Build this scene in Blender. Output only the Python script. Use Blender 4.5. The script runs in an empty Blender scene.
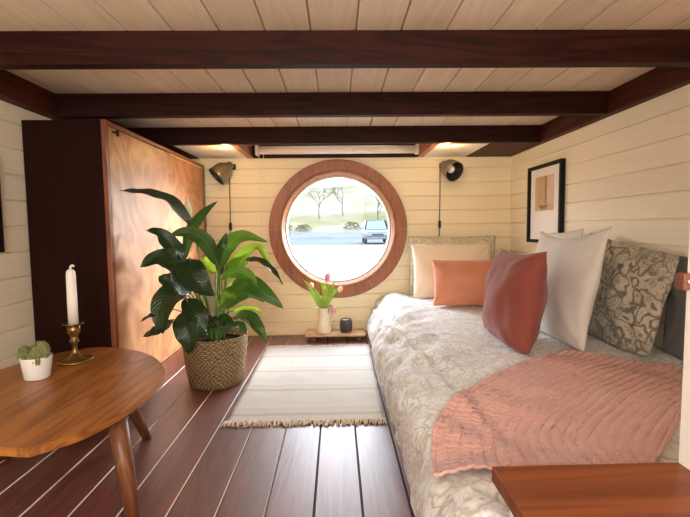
import bpy, bmesh, math, random
from mathutils import Vector, Matrix, noise
from mathutils.bvhtree import BVHTree
DONE = []
random.seed(7)
PI = math.pi
sc = bpy.context.scene
COL = sc.collection

# ------------------------------------------------------------------ node helpers
class NT:
    def __init__(self, name):
        self.m = bpy.data.materials.new(name); self.m.use_nodes = True
        self.t = self.m.node_tree; self.t.nodes.clear()
        self.out = self.n('ShaderNodeOutputMaterial')
        self._oc = None
    def n(self, typ, **kw):
        nd = self.t.nodes.new(typ)
        for k, v in kw.items():
            if k.startswith('i_'):
                nd.inputs[k[2:].replace('_', ' ')].default_value = v
            else: setattr(nd, k, v)
        return nd
    def l(self, a, b): self.t.links.new(a, b)
    def oc(self):
        if not self._oc: self._oc = self.n('ShaderNodeTexCoord').outputs['Object']
        return self._oc
    def mapping(self, scale=(1,1,1), rot=(0,0,0), loc=(0,0,0), src=None):
        mp = self.n('ShaderNodeMapping')
        mp.inputs['Scale'].default_value = scale; mp.inputs['Rotation'].default_value = rot; mp.inputs['Location'].default_value = loc
        self.l(src or self.oc(), mp.inputs['Vector']); return mp.outputs['Vector']
    def noise(self, vec, scale=5, detail=3, rough=.5, dist=0):
        nd = self.n('ShaderNodeTexNoise')
        nd.inputs['Scale'].default_value = scale; nd.inputs['Detail'].default_value = detail
        nd.inputs['Roughness'].default_value = rough; nd.inputs['Distortion'].default_value = dist
        self.l(vec, nd.inputs['Vector']); return nd.outputs['Fac']
    def ramp(self, fac, stops):
        r = self.n('ShaderNodeValToRGB'); e = r.color_ramp.elements
        while len(e) < len(stops): e.new(.5)
        for el, (p, c) in zip(e, stops):
            el.position = p; el.color = (*c, 1)
        self.l(fac, r.inputs['Fac']); return r.outputs['Color']
    def math(self, op, a, b=None, c=None):
        nd = self.n('ShaderNodeMath', operation=op)
        for i, v in enumerate((a, b, c)):
            if v is None: continue
            if isinstance(v, (int, float)): nd.inputs[i].default_value = v
            else: self.l(v, nd.inputs[i])
        return nd.outputs[0]
    def mix(self, fac, a, b, blend='MIX'):
        nd = self.n('ShaderNodeMix', data_type='RGBA', blend_type=blend)
        for sock, v in ((nd.inputs[0], fac), (nd.inputs[6], a), (nd.inputs[7], b)):
            if isinstance(v, (int, float)): sock.default_value = v
            elif isinstance(v, tuple): sock.default_value = (*v, 1)
            else: self.l(v, sock)
        return nd.outputs[2]
    def bump(self, h, strength=.3, dist=.01):
        b = self.n('ShaderNodeBump'); b.inputs['Strength'].default_value = strength; b.inputs['Distance'].default_value = dist
        self.l(h, b.inputs['Height']); return b.outputs['Normal']
    def bsdf(self, color, rough=.5, metal=0, normal=None, **kw):
        p = self.n('ShaderNodeBsdfPrincipled')
        if isinstance(color, tuple): p.inputs['Base Color'].default_value = (*color, 1)
        else: self.l(color, p.inputs['Base Color'])
        if isinstance(rough, (int, float)): p.inputs['Roughness'].default_value = rough
        else: self.l(rough, p.inputs['Roughness'])
        p.inputs['Metallic'].default_value = metal
        if normal: self.l(normal, p.inputs['Normal'])
        for k, v in kw.items(): p.inputs[k.replace('_', ' ')].default_value = v
        self.l(p.outputs[0], self.out.inputs['Surface']); return p

def mat_plain(name, color, rough=.5, metal=0, var=.08, scale=30, bump=0, **kw):
    t = NT(name)
    f = t.noise(t.oc(), scale, 3)
    c = t.ramp(f, [(.3, tuple(v*(1-var) for v in color)), (.7, tuple(min(1, v*(1+var)) for v in color))])
    t.bsdf(c, rough, metal, t.bump(f, bump, .003) if bump else None, **kw)
    return t.m

def mat_wood(name, c1, c2, axis='y', scale=1.0, rough=.45, board=None, bump=.15, c3=None, var=.25, coat=0, spec=.5, stretch=None):
    """grain runs along axis; board=(axis, origin, width) gives each board its own tone"""
    t = NT(name)
    s = stretch or {'x': (1.2, 14, 14), 'y': (14, 1.2, 14), 'z': (14, 14, 1.2)}[axis]
    src = t.oc(); rnd = None
    if board:
        sep = t.n('ShaderNodeSeparateXYZ'); t.l(src, sep.inputs[0])
        k = t.math('FLOOR', t.math('DIVIDE', t.math('SUBTRACT', sep.outputs['XYZ'.index(board[0].upper())], board[1]), board[2]))
        wn = t.n('ShaderNodeTexWhiteNoise', noise_dimensions='1D'); t.l(k, wn.inputs['W']); rnd = wn.outputs['Value']
        cmb = t.n('ShaderNodeCombineXYZ')
        for i in range(3): t.l(t.math('MULTIPLY', k, 3.71), cmb.inputs[i])
        ad = t.n('ShaderNodeVectorMath', operation='ADD'); t.l(src, ad.inputs[0]); t.l(cmb.outputs[0], ad.inputs[1]); src = ad.outputs[0]
    v = t.mapping(tuple(q*scale for q in s), src=src)
    base = t.noise(v, 1.1, 3, .5, 1.2)
    rings = t.math('SINE', t.math('MULTIPLY', base, 38))
    rings = t.math('MULTIPLY_ADD', rings, .5, .5)
    v2 = t.mapping(tuple(q*scale*(6 if q > 2 else 2) for q in s), src=src)
    fib = t.noise(v2, 2, 4, .6)
    g = t.math('ADD', t.math('MULTIPLY', rings, .45), t.math('MULTIPLY', fib, .65))
    stops = [(.2, c1), (.8, c2)] if c3 is None else [(.15, c1), (.5, c2), (.85, c3)]
    c = t.ramp(g, stops)
    if rnd is not None:
        val = t.math('MULTIPLY_ADD', rnd, var*2, 1-var)
        hsv = t.n('ShaderNodeHueSaturation'); t.l(val, hsv.inputs['Value']); t.l(c, hsv.inputs['Color']); c = hsv.outputs['Color']
    r = t.math('MULTIPLY_ADD', fib, .25, rough-.12)
    p = t.bsdf(c, r, 0, t.bump(g, bump, .002))
    p.inputs['Coat Weight'].default_value = coat; p.inputs['Coat Roughness'].default_value = .42; p.inputs['Specular IOR Level'].default_value = spec
    return t.m

def mat_cloth(name, color, weave=900, rough=.9, bump=.25, var=.1, big=6, sheen=.15):
    t = NT(name)
    f = t.noise(t.oc(), big, 4)
    w = t.noise(t.mapping((1, 1, .35)), weave, 1)
    c = t.ramp(f, [(.3, tuple(v*(1-var) for v in color)), (.7, tuple(min(1, v*(1+var*.6)) for v in color))])
    c = t.mix(.35, c, t.ramp(w, [(.35, tuple(v*.7 for v in color)), (.65, tuple(min(1, v*1.15) for v in color))]))
    p = t.bsdf(c, rough, 0, t.bump(t.math('ADD', w, t.math('MULTIPLY', f, .6)), bump, .0015))
    p.inputs['Sheen Weight'].default_value = sheen
    return t.m

def mat_paisley(name, bg, mid, dark, scale=9.0, freq=5.5, fade=0.0):
    """concentric tear-drop swirls on a cloth ground"""
    t = NT(name)
    src = t.oc()
    nv = t.n('ShaderNodeTexNoise'); nv.inputs['Scale'].default_value = scale*.7; nv.inputs['Detail'].default_value = 2
    t.l(src, nv.inputs['Vector'])
    off = t.n('ShaderNodeVectorMath', operation='MULTIPLY_ADD')
    t.l(nv.outputs['Color'], off.inputs[0]); off.inputs[1].default_value = (.16, .16, .16); t.l(src, off.inputs[2])
    vo = t.n('ShaderNodeTexVoronoi', feature='SMOOTH_F1'); vo.inputs['Scale'].default_value = scale
    vo.inputs['Smoothness'].default_value = .15
    t.l(off.outputs[0], vo.inputs['Vector'])
    d = vo.outputs['Distance']
    rings = t.math('SINE', t.math('MULTIPLY', d, freq*2*PI))
    rings = t.math('MULTIPLY_ADD', rings, .5, .5)
    v2 = t.n('ShaderNodeTexVoronoi', feature='SMOOTH_F1'); v2.inputs['Scale'].default_value = scale*2.6
    v2.inputs['Smoothness'].default_value = .2
    t.l(off.outputs[0], v2.inputs['Vector'])
    fine = t.math('MULTIPLY_ADD', t.math('SINE', t.math('MULTIPLY', v2.outputs['Distance'], freq*1.1*2*PI)), .5, .5)
    patch = t.noise(src, scale*.55, 2)
    fill = t.ramp(patch, [(.42, (0,0,0)), (.58, (1,1,1))])
    fb = t.n('ShaderNodeRGBToBW'); t.l(fill, fb.inputs[0])
    lines = t.math('POWER', rings, 2.0)
    lines2 = t.math('MULTIPLY', t.math('POWER', fine, 1.6), t.math('MULTIPLY_ADD', fb.outputs[0], .55, .35))
    g = t.math('MAXIMUM', lines, lines2)
    c = t.ramp(g, [(.15, bg), (.5, mid), (.9, dark)])
    c = t.mix(t.math('MULTIPLY', fb.outputs[0], .35), c, mid)
    if fade: c = t.mix(fade, c, bg)
    w = t.noise(src, 700, 1)
    p = t.bsdf(c, .85, 0, t.bump(t.math('ADD', w, t.math('MULTIPLY', rings, .4)), .12, .001))
    p.inputs['Sheen Weight'].default_value = .1
    return t.m

# ------------------------------------------------------------------ mesh helpers
def link(name, bm, mat, parent=None, smooth=False, loc=None):
    """bm is in world coordinates; it is moved into the parent's space"""
    off = Vector((0,0,0))
    if parent is not None:
        p = parent
        while p: off += p.location; p = p.parent
    if loc is not None: off = Vector(loc)
    bmesh.ops.translate(bm, vec=-off, verts=bm.verts)
    me = bpy.data.meshes.new(name); bm.to_mesh(me); bm.free()
    if smooth:
        for f in me.polygons: f.use_smooth = True
    for mm in (mat if isinstance(mat, (list, tuple)) else [mat]): me.materials.append(mm)
    o = bpy.data.objects.new(name, me); COL.objects.link(o)
    if parent is not None: o.parent = parent
    elif loc is not None: o.location = loc
    return o
def thing(name, loc, label, cat, group=None):
    o = bpy.data.objects.new(name, None); COL.objects.link(o); o.location = loc
    o.empty_display_size = .05
    o['label'] = label; o['category'] = cat
    if group: o['group'] = group
    return o
def tag(o, label, cat, group=None):
    o['label'] = label; o['category'] = cat
    if group: o['group'] = group
    return o
def struct(o): o['kind'] = 'structure'; return o

def box(bm, lo, hi, bevel=0.0, seg=2):
    lo, hi = Vector(lo), Vector(hi)
    r = bmesh.ops.create_cube(bm, size=1)
    vs = r['verts']
    for v in vs:
        v.co = Vector(((lo[i]+hi[i])/2 + v.co[i]*(hi[i]-lo[i]) for i in range(3)))
    if bevel:
        es = list({e for v in vs for e in v.link_edges})
        bmesh.ops.bevel(bm, geom=es, offset=bevel, segments=seg, profile=.6, affect='EDGES')
    return bm
def B(lo, hi, bevel=0.0): return box(bmesh.new(), lo, hi, bevel)
def frame_axes(d):
    d = Vector(d).normalized()
    a = Vector((0,0,1)) if abs(d.z) < .9 else Vector((1,0,0))
    s = d.cross(a).normalized(); u = s.cross(d).normalized()
    return s, u
def tube(bm, pts, rad, n=10, cap=True):
    pts = [Vector(p) for p in pts]
    rads = rad if isinstance(rad, (list, tuple)) else [rad]*len(pts)
    rings = []; s = None
    for i, p in enumerate(pts):
        d = (pts[min(i+1, len(pts)-1)] - pts[max(i-1, 0)]).normalized()
        if s is None: s, u = frame_axes(d)
        else:
            s = (s - d*s.dot(d)).normalized(); u = s.cross(d).normalized()
        rings.append([bm.verts.new(p + (s*math.cos(2*PI*k/n) + u*math.sin(2*PI*k/n))*rads[i]) for k in range(n)])
    for a, b in zip(rings, rings[1:]):
        for k in range(n): bm.faces.new((a[k], a[(k+1)%n], b[(k+1)%n], b[k]))
    if cap:
        bm.faces.new(rings[0][::-1]); bm.faces.new(rings[-1])
    return bm
def lathe(bm, prof, c, axis=(0,0,1), n=40, cap=False):
    """prof: (r, h) along axis from c"""
    ax = Vector(axis).normalized(); s, u = frame_axes(ax); c = Vector(c)
    rings = [[bm.verts.new(c + ax*h + (s*math.cos(2*PI*k/n)+u*math.sin(2*PI*k/n))*max(r, 1e-5)) for k in range(n)] for r, h in prof]
    for a, b in zip(rings, rings[1:]):
        for k in range(n): bm.faces.new((a[k], a[(k+1)%n], b[(k+1)%n], b[k]))
    if cap:
        bm.faces.new(rings[0][::-1]); bm.faces.new(rings[-1])
    bmesh.ops.recalc_face_normals(bm, faces=bm.faces)
    return bm
def bez(P, t):
    P = [Vector(p) for p in P]
    while len(P) > 1: P = [a.lerp(b, t) for a, b in zip(P, P[1:])]
    return P[0]
def catmull(P, n):
    P = [Vector(p) for p in P]; out = []
    Q = [P[0]*2-P[1]] + P + [P[-1]*2-P[-2]]
    m = len(P)-1
    for i in range(n+1):
        t = i/n*m; k = min(int(t), m-1); f = t-k
        a, b, c, d = Q[k:k+4]
        out.append(.5*((2*b) + (c-a)*f + (2*a-5*b+4*c-d)*f*f + (3*b-a-3*c+d)*f**3))
    return out
def prism(bm, poly, z0, z1, bevel=0):
    lo = [bm.verts.new((x, y, z0)) for x, y in poly]; hi = [bm.verts.new((x, y, z1)) for x, y in poly]
    n = len(poly)
    f1 = bm.faces.new(lo[::-1]); f2 = bm.faces.new(hi)
    for k in range(n): bm.faces.new((lo[k], lo[(k+1)%n], hi[(k+1)%n], hi[k]))
    bmesh.ops.recalc_face_normals(bm, faces=bm.faces)
    if bevel:
        es = [e for e in bm.edges if abs(e.verts[0].co.z-e.verts[1].co.z) < 1e-6]
        bmesh.ops.bevel(bm, geom=es, offset=bevel, segments=2, affect='EDGES')
    return bm
def N3(x, y=0, z=0): return noise.noise(Vector((x, y, z)))

# ------------------------------------------------------------------ materials
M = {}
M['wall'] = mat_wood('cream_boards', (.865,.755,.515), (.895,.79,.55), 'x', .7, .62, bump=.03, board=('z', .768, .0965), var=.025)
M['wall_side'] = mat_wood('pale_boards', (.875,.80,.635), (.91,.84,.68), 'y', .7, .62, bump=.03, board=('z', .768, .0965), var=.03)
M['ceil'] = mat_wood('ceiling_boards', (.77,.63,.47), (.85,.71,.55), 'y', .6, .6, bump=.04, board=('x', .063, .1315), var=.06)
M['beam'] = mat_wood('dark_beam', (.014,.003,.0018), (.038,.008,.0045), 'x', .8, .55, bump=.2, spec=.15)
M['beam_y'] = mat_wood('dark_plate', (.035,.008,.005), (.08,.02,.010), 'y', .8, .55, bump=.2, spec=.15)
M['floor'] = mat_wood('red_brown_boards', (.085,.014,.007), (.17,.036,.019), 'y', .75, .52, board=('x', -.069, .129), bump=.3, var=.2, coat=.7, spec=1.0)
M['gap_pale'] = mat_plain('glint_board_edge', (.78,.66,.58), .6)  # light catching the board joints, painted in as a pale colour
M['groove'] = mat_plain('board_groove', (.30,.20,.10), .8)
M['gap_dark'] = mat_plain('dark_board_edge', (.02,.008,.006), .7)
M['cab_side'] = mat_wood('dark_cabinet_side', (.013,.0022,.0012), (.019,.0032,.0018), 'z', .8, .6, bump=.08, spec=.1)
M['cab_trim'] = mat_wood('cabinet_trim', (.13,.035,.016), (.25,.075,.032), 'z', .8, .4)
M['ply'] = mat_wood('stained_plywood', (.36,.15,.062), (.56,.275,.13), 'z', 1, .42, bump=.03, coat=.1, stretch=(2.6,2.6,1.9))
M['ring'] = mat_wood('window_ring_wood', (.23,.068,.026), (.35,.12,.05), 'z', .9, .42)
M['ring2'] = mat_wood('window_sash_wood', (.24,.085,.028), (.34,.14,.052), 'z', .9, .4)
M['table'] = mat_wood('oiled_walnut', (.15,.045,.008), (.32,.115,.024), 'y', .55, .4, c3=(.40,.155,.028), coat=.1)
M['tleg'] = mat_wood('walnut_leg', (.11,.035,.012), (.22,.08,.028), 'z', .8, .4)
M['worktop'] = mat_wood('red_brown_worktop', (.15,.034,.009), (.25,.066,.018), 'x', .45, .45, bump=.05)
M['white'] = mat_plain('white_paint', (.88,.86,.83), .5, var=.03)
M['white_panel'] = mat_plain('white_ceiling_panel', (.88,.84,.76), .6, var=.02)
M['black'] = mat_plain('black_frame', (.008,.0075,.0075), .6, Specular_IOR_Level=.2)
M['metal_dark'] = mat_plain('dark_metal', (.02,.018,.017), .4, .6)
M['lamp'] = mat_plain('olive_brass_metal', (.25,.20,.125), .38, .75)
M['lamp_in'] = mat_plain('lamp_lining', (.035,.03,.025), .5)
M['bulb'] = mat_plain('frosted_bulb', (.88,.86,.82), .25, var=.01)
M['brass'] = mat_plain('aged_brass', (.30,.19,.065), .34, .95, var=.3, scale=60)
M['wax'] = mat_plain('white_wax', (.86,.83,.78), .45, var=.02, Subsurface_Weight=.15)
M['pot'] = mat_plain('white_glazed_ceramic', (.85,.85,.87), .25, var=.01)
M['jug'] = mat_plain('cream_ceramic', (.84,.75,.58), .35, var=.02)
M['leather'] = mat_plain('brown_leather', (.17,.06,.03), .55, var=.2, bump=.3)
M['steel'] = mat_plain('steel', (.6,.58,.55), .3, 1)
M['shelf'] = mat_wood('pale_pine', (.52,.32,.16), (.72,.50,.29), 'x', .8, .5)
M['paper'] = mat_plain('white_mat_board', (.88,.87,.84), .8, var=.01)
M['soil'] = mat_plain('potting_soil', (.02,.013,.008), 1, var=.5, scale=90, bump=.5, Specular_IOR_Level=0.05)
M['stem'] = mat_plain('green_stem', (.10,.20,.035), .5)
M['tul_leaf'] = mat_plain('tulip_leaf', (.27,.42,.045), .45, var=.25, scale=25)
M['tulip'] = mat_plain('pink_tulip', (.85,.30,.38), .5, var=.2, scale=40)
M['tulip_pale'] = mat_plain('pale_pink_tulip', (.85,.48,.38), .5, var=.15, scale=40)
M['spathe'] = mat_plain('cream_spathe', (.72,.66,.44), .5)
M['cactus'] = mat_plain('cactus_green', (.15,.17,.055), .7, var=.4, scale=50)
M['spine'] = mat_plain('cactus_spine', (.55,.45,.25), .7)
M['cup'] = mat_plain('ribbed_grey_glass', (.055,.050,.055), .22, var=.3, scale=80)
M['rope'] = mat_plain('blind_cord', (.85,.78,.66), .7)
M['gold_strip'] = mat_plain('pale_strip', (.80,.55,.32), .35)
M['terra'] = mat_cloth('terracotta_linen', (.26,.060,.042))
M['salmon'] = mat_cloth('salmon_linen', (.70,.28,.16))
M['offwhite'] = mat_cloth('offwhite_linen', (.72,.68,.63))
M['cream'] = mat_cloth('cream_linen', (.88,.74,.56), var=.06)
M['slate'] = mat_cloth('slate_cotton', (.16,.165,.17))
M['pink'] = mat_cloth('dusty_pink_muslin', (.66,.375,.33), weave=1500, bump=.06, var=.08, big=16)
M['duvet'] = mat_paisley('paisley_duvet_cotton', (.80,.81,.83), (.65,.63,.60), (.44,.40,.34), 18.0, 2.2, .22)
M['paisley'] = mat_paisley('paisley_pillow_cotton', (.56,.51,.42), (.36,.325,.26), (.16,.145,.11), 16.0, 2.3)
M['paisley2'] = mat_paisley('pale_paisley_cotton', (.66,.62,.48), (.54,.49,.35), (.38,.34,.22), 14.0, 2.4, .2)
M['rug'] = None
def mk_rug():
    t = NT('woven_rug')
    sep = t.n('ShaderNodeSeparateXYZ'); t.l(t.oc(), sep.inputs[0])
    bands = t.math('MULTIPLY_ADD', t.math('SINE', t.math('MULTIPLY', sep.outputs[1], 2*PI/.262)), .5, .5)
    bands = t.math('POWER', bands, 60)
    w = t.noise(t.mapping((1, 6, 1)), 160, 2)
    c = t.ramp(w, [(.3, (.56,.52,.47)), (.7, (.72,.69,.65))])
    c = t.mix(t.math('MULTIPLY', bands, .7), c, (.46,.38,.31))
    t.bsdf(c, .95, 0, t.bump(w, .6, .003)); return t.m
M['rug'] = mk_rug()
M['fringe'] = mat_plain('rug_fringe', (.72,.60,.48), .95, var=.2, scale=120)
def mk_basket():
    t = NT('seagrass_weave')
    sep = t.n('ShaderNodeSeparateXYZ'); t.l(t.oc(), sep.inputs[0])
    ang = t.math('ARCTAN2', sep.outputs[1], sep.outputs[0])
    wob = t.noise(t.oc(), 22, 2)
    ang = t.math('MULTIPLY_ADD', wob, .30, ang)
    zz = t.math('MULTIPLY_ADD', wob, .012, sep.outputs[2])
    row = t.math('FLOOR', t.math('DIVIDE', zz, .0105))
    sh = t.math('MULTIPLY', t.math('MODULO', row, 2), PI)
    a = t.math('SINE', t.math('ADD', t.math('MULTIPLY', ang, 40), sh))
    b = t.math('ABSOLUTE', t.math('SINE', t.math('MULTIPLY', zz, PI/.0105)))
    h = t.math('MULTIPLY', t.math('MULTIPLY_ADD', a, .5, .6), b)
    f = t.noise(t.oc(), 60, 3)
    g = t.math('ADD', t.math('MULTIPLY', h, .6), t.math('MULTIPLY', f, .5))
    c = t.ramp(g, [(.2, (.09,.052,.022)), (.5, (.30,.195,.095)), (.85, (.50,.36,.20))])
    t.bsdf(c, .8, 0, t.bump(h, .9, .006)); return t.m
M['basket'] = mk_basket()
def mk_leaf(name, dark, light, transl, tw):
    t = NT(name)
    v = t.mapping((1,1,1))
    at = t.n('ShaderNodeUVMap').outputs[0]
    sep = t.n('ShaderNodeSeparateXYZ'); t.l(at, sep.inputs[0])
    side = t.math('ABSOLUTE', t.math('SUBTRACT', sep.outputs[0], .5))
    vein = t.math('SINE', t.math('MULTIPLY', t.math('SUBTRACT', sep.outputs[1], t.math('MULTIPLY', side, .45)), 105))
    vein = t.math('MULTIPLY_ADD', vein, .5, .5)
    f = t.noise(v, 14, 3)
    c = t.ramp(t.math('ADD', t.math('MULTIPLY', vein, .3), t.math('MULTIPLY', f, .7)), [(.25, dark), (.8, light)])
    mid = t.math('LESS_THAN', side, .02)
    c = t.mix(t.math('MULTIPLY', mid, .5), c, tuple(min(1, x*2.2) for x in light))
    nrm = t.bump(vein, .35, .003)
    p = t.n('ShaderNodeBsdfPrincipled'); t.l(c, p.inputs['Base Color']); p.inputs['Roughness'].default_value = .3
    t.l(nrm, p.inputs['Normal'])
    tr = t.n('ShaderNodeBsdfTranslucent'); tr.inputs['Color'].default_value = (*transl, 1)
    mx = t.n('ShaderNodeMixShader'); mx.inputs[0].default_value = tw
    t.l(p.outputs[0], mx.inputs[1]); t.l(tr.outputs[0], mx.inputs[2]); t.l(mx.outputs[0], t.out.inputs['Surface'])
    return t.m
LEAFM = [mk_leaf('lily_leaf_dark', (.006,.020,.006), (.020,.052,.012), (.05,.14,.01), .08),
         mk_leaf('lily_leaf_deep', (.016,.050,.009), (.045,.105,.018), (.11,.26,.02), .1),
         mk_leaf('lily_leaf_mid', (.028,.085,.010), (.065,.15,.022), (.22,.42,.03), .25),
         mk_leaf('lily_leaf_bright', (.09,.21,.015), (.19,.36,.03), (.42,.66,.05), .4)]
def mk_glass():
    t = NT('window_glass')
    tr = t.n('ShaderNodeBsdfTransparent'); tr.inputs[0].default_value = (.97,.98,.98,1)
    gl = t.n('ShaderNodeBsdfGlossy'); gl.inputs['Roughness'].default_value = .02
    mx = t.n('ShaderNodeMixShader'); mx.inputs[0].default_value = .008
    t.l(tr.outputs[0], mx.inputs[1]); t.l(gl.outputs[0], mx.inputs[2]); t.l(mx.outputs[0], t.out.inputs['Surface'])
    return t.m
M['glass'] = mk_glass()
def mk_emit(name, col, s):
    t = NT(name); e = t.n('ShaderNodeEmission'); e.inputs[0].default_value = (*col, 1); e.inputs[1].default_value = s
    t.l(e.outputs[0], t.out.inputs['Surface']); return t.m
M['led'] = mk_emit('warm_led', (1, .52, .13), 3.2)

# ------------------------------------------------------------------ room shell
XL, XR, YB, YF = -1.215, 1.215, 3.0, -1.1
ZP, ZC = 1.225, 1.319         # underside of beams / ceiling boards
WP, WZ0 = .0965, .768         # wall board pitch and one joint height
def board_profile(z0, z1, zg, pitch, gw=.0042, gd=.010):
    """(coordinate, depth) list with V grooves"""
    out = [(z0, 0)]
    k = math.ceil((z0+gw*1.5-zg)/pitch)
    while zg+k*pitch < z1-gw*1.5:
        g = zg+k*pitch
        out += [(g-gw, 0), (g-gw*.35, gd), (g+gw*.35, gd), (g+gw, 0)]
        k += 1
    out.append((z1, 0)); return out
def extruded(prof, f0, f1, back):
    """prof of (a, depth); f0/f1 map (a, depth) to the two end points"""
    bm = bmesh.new()
    P = prof + [(prof[-1][0], back), (prof[0][0], back)]
    A = [bm.verts.new(f0(a, d)) for a, d in P]; Bv = [bm.verts.new(f1(a, d)) for a, d in P]
    n = len(P)
    for i in range(n): bm.faces.new((A[i], A[(i+1)%n], Bv[(i+1)%n], Bv[i]))
    bm.faces.new(A[::-1]); bm.faces.new(Bv)
    bmesh.ops.recalc_face_normals(bm, faces=bm.faces)
    return bm
wp = board_profile(-.02, ZC+.04, WZ0, WP)
bmb = extruded(wp, lambda a, d: (XL-.06, YB+d, a), lambda a, d: (XR+.06, YB+d, a), .09)
wall_back = link('wall_back', bmb, M['wall'])
WX, WZ, WR = .011, .738, .4755
cut = link('cutter', lathe(bmesh.new(), [(.385,-.2),(.385,.3)], (WX, YB, WZ), (0,1,0), 96, True), M['wall'])
md = wall_back.modifiers.new('b', 'BOOLEAN'); md.object = cut; md.operation = 'DIFFERENCE'; md.solver = 'EXACT'
dg = bpy.context.evaluated_depsgraph_get()
me2 = bpy.data.meshes.new_from_object(wall_back.evaluated_get(dg))
wall_back.modifiers.clear(); wall_back.data = me2
bpy.data.objects.remove(cut)
struct(wall_back)
struct(link('wall_right', extruded(wp, lambda a, d: (XR+d, YF, a), lambda a, d: (XR+d, YB, a), .06), M['wall_side']))
struct(link('wall_left', extruded(wp, lambda a, d: (XL-d, YF, a), lambda a, d: (XL-d, YB, a), .06), M['wall_side']))
struct(link('wall_front', extruded(wp, lambda a, d: (XL-.06, YF-d, a), lambda a, d: (XR+.06, YF-d, a), .06), M['wall']))
cp = board_profile(XL-.05, XR+.05, .063, .1315, .0030, .012)
struct(link('ceiling', extruded(cp, lambda a, d: (a, YF-.05, ZC+d), lambda a, d: (a, YB+.08, ZC+d), .05), M['ceil']))
# floor with chamfered board joints
fp = board_profile(XL-.05, XR+.05, -.069, .129, .0036, .004)
bmf = extruded(fp, lambda a, d: (a, YF-.05, -d), lambda a, d: (a, YB+.08, -d), .05)
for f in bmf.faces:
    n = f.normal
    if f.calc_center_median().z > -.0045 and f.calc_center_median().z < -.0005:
        f.material_index = 1 if (n.x > .2 and f.calc_center_median().x < -.12) else 2  # painted glint on left-hand joint faces turned to the right, the rest dark
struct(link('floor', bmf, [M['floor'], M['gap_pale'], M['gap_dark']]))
struct(link('trim_1', B((XL+.33, YB-.012, .0), (.2, YB, .03), .002), M['wall']))
# timbers round the ceiling
struct(link('trim_2', B((1.17, YF, ZP), (XR+.01, YB, ZC+.005), .004), M['beam_y']))
struct(link('trim_3', B((XL-.01, YF, ZP), (-1.165, YB, ZC+.005), .004), M['beam_y']))
struct(link('trim_4', B((-.56, 2.965, ZP+.001), (.56, YB, ZC+.002), .003), M['beam']))
BEAMS = [(1.2904, 'nearest and largest dark brown ceiling beam across the top of the view'),
         (1.8633, 'dark brown ceiling beam second from the viewer, meeting the top of the tall cabinet'),
         (2.4755, 'farthest dark brown ceiling beam, just in front of the white roller blind')]
for y, lab in BEAMS:
    o = link('ceiling_beam', B((-1.164, y, ZP), (1.169, y+.041, ZC+.002), .003), M['beam'], loc=(0, y, ZP))
    tag(o, lab, 'beam', 'ceiling beams')
for k, (x0, x1) in enumerate(((-.60,-.561), (.561,.60))):
    struct(link('trim_%d' % (5+k), B((x0, 2.517, ZP), (x1, YB-.001, ZC+.002), .003), M['ring']))
for k, (x0, x1) in enumerate(((-.93,-.601), (.601,.895))):
    struct(link('trim_%d' % (7+k), B((x0, 2.517, ZP+.004), (x1, YB-.001, ZP+.016)), M['white_panel']))
for k, (x0, x1) in enumerate(((-1.164,-.931), (.896,1.169))):
    struct(link('trim_%d' % (9+k), B((x0, 2.517, ZP+.002), (x1, YB-.001, ZP+.02)), M['beam_y']))
struct(link('trim_11', B((XL, YB-.010, ZP-.016), (XR, YB, ZP+.0005), .002), M['wall']))
struct(link('trim_12', B((XR-.008, YF, ZP-.014), (XR, YB, ZP+.0005), .002), M['wall_side']))

# ------------------------------------------------------------------ round window
win = thing('window_1', (WX, YB, WZ), '', ''); del win['label']; del win['category']; struct(win)
def ringseg(a0, a1, r0, r1, y0, y1, n=14, bev=.004):
    bm = bmesh.new()
    prof = [(r0, y1), (r0, y0+bev), (r0+bev, y0), (r1-bev, y0), (r1, y0+bev), (r1, y1)]
    rows = []
    for i in range(n+1):
        a = a0+(a1-a0)*i/n
        rows.append([bm.verts.new((WX+math.cos(a)*r, y, WZ+math.sin(a)*r)) for r, y in prof])
    for p, q in zip(rows, rows[1:]):
        for k in range(len(prof)): bm.faces.new((p[k], p[(k+1)%6], q[(k+1)%6], q[k]))
    bm.faces.new(rows[0]); bm.faces.new(rows[-1][::-1])
    bmesh.ops.recalc_face_normals(bm, faces=bm.faces)
    return bm
for k in range(6):
    a0 = math.radians(60*k+.06); a1 = math.radians(60+60*k-.06)
    mm = M['ring'] if k % 2 else M['ring_b'] if 'ring_b' in M else M['ring']
    struct(link('ring_board', ringseg(a0, a1, .402, WR, YB-.030, YB), mm, win))
struct(link('window_sash', lathe(bmesh.new(), [(.408,.0),(.408,-.024),(.398,-.030),(.388,-.028),(.384,-.016),(.374,-.008),(.366,.006),(.362,.03),(.362,.075),(.408,.075)], (WX,YB,WZ), (0,1,0), 96), M['ring2'], win, True))
struct(link('sash_bead', lathe(bmesh.new(), [(.3665,.012),(.359,.006),(.355,.012),(.355,.05),(.3665,.05)], (WX,YB,WZ), (0,1,0), 96), M['white'], win, True))
struct(link('pane', lathe(bmesh.new(), [(.0,.032),(.36,.032)], (WX,YB,WZ), (0,1,0), 64), M['glass'], win))

# roller blind above the window
rb = thing('roller_blind', (.01, 2.95, 1.26), 'rolled up white roller blind above the round window', 'blind')
bm = tube(bmesh.new(), [(-.51,2.935,1.270),(.535,2.935,1.270)], .027, 20)
link('blind_roll', bm, M['white'], rb, True)
for x in (-.535, .535):
    link('bracket', B((x, 2.905, 1.238), (x+.022, 2.967, 1.302), .004), M['white'], rb)
bm = bmesh.new()
for x in (-.515, -.485):
    tube(bm, [(x,2.945,1.26),(x+.004,2.955,.9),(x,2.965,.40)], .0016, 6)
tube(bm, [(-.515,2.965,.40),(-.50,2.965,.385),(-.485,2.965,.40)], .0016, 6)
link('pull_cord', bm, M['rope'], rb)

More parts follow.
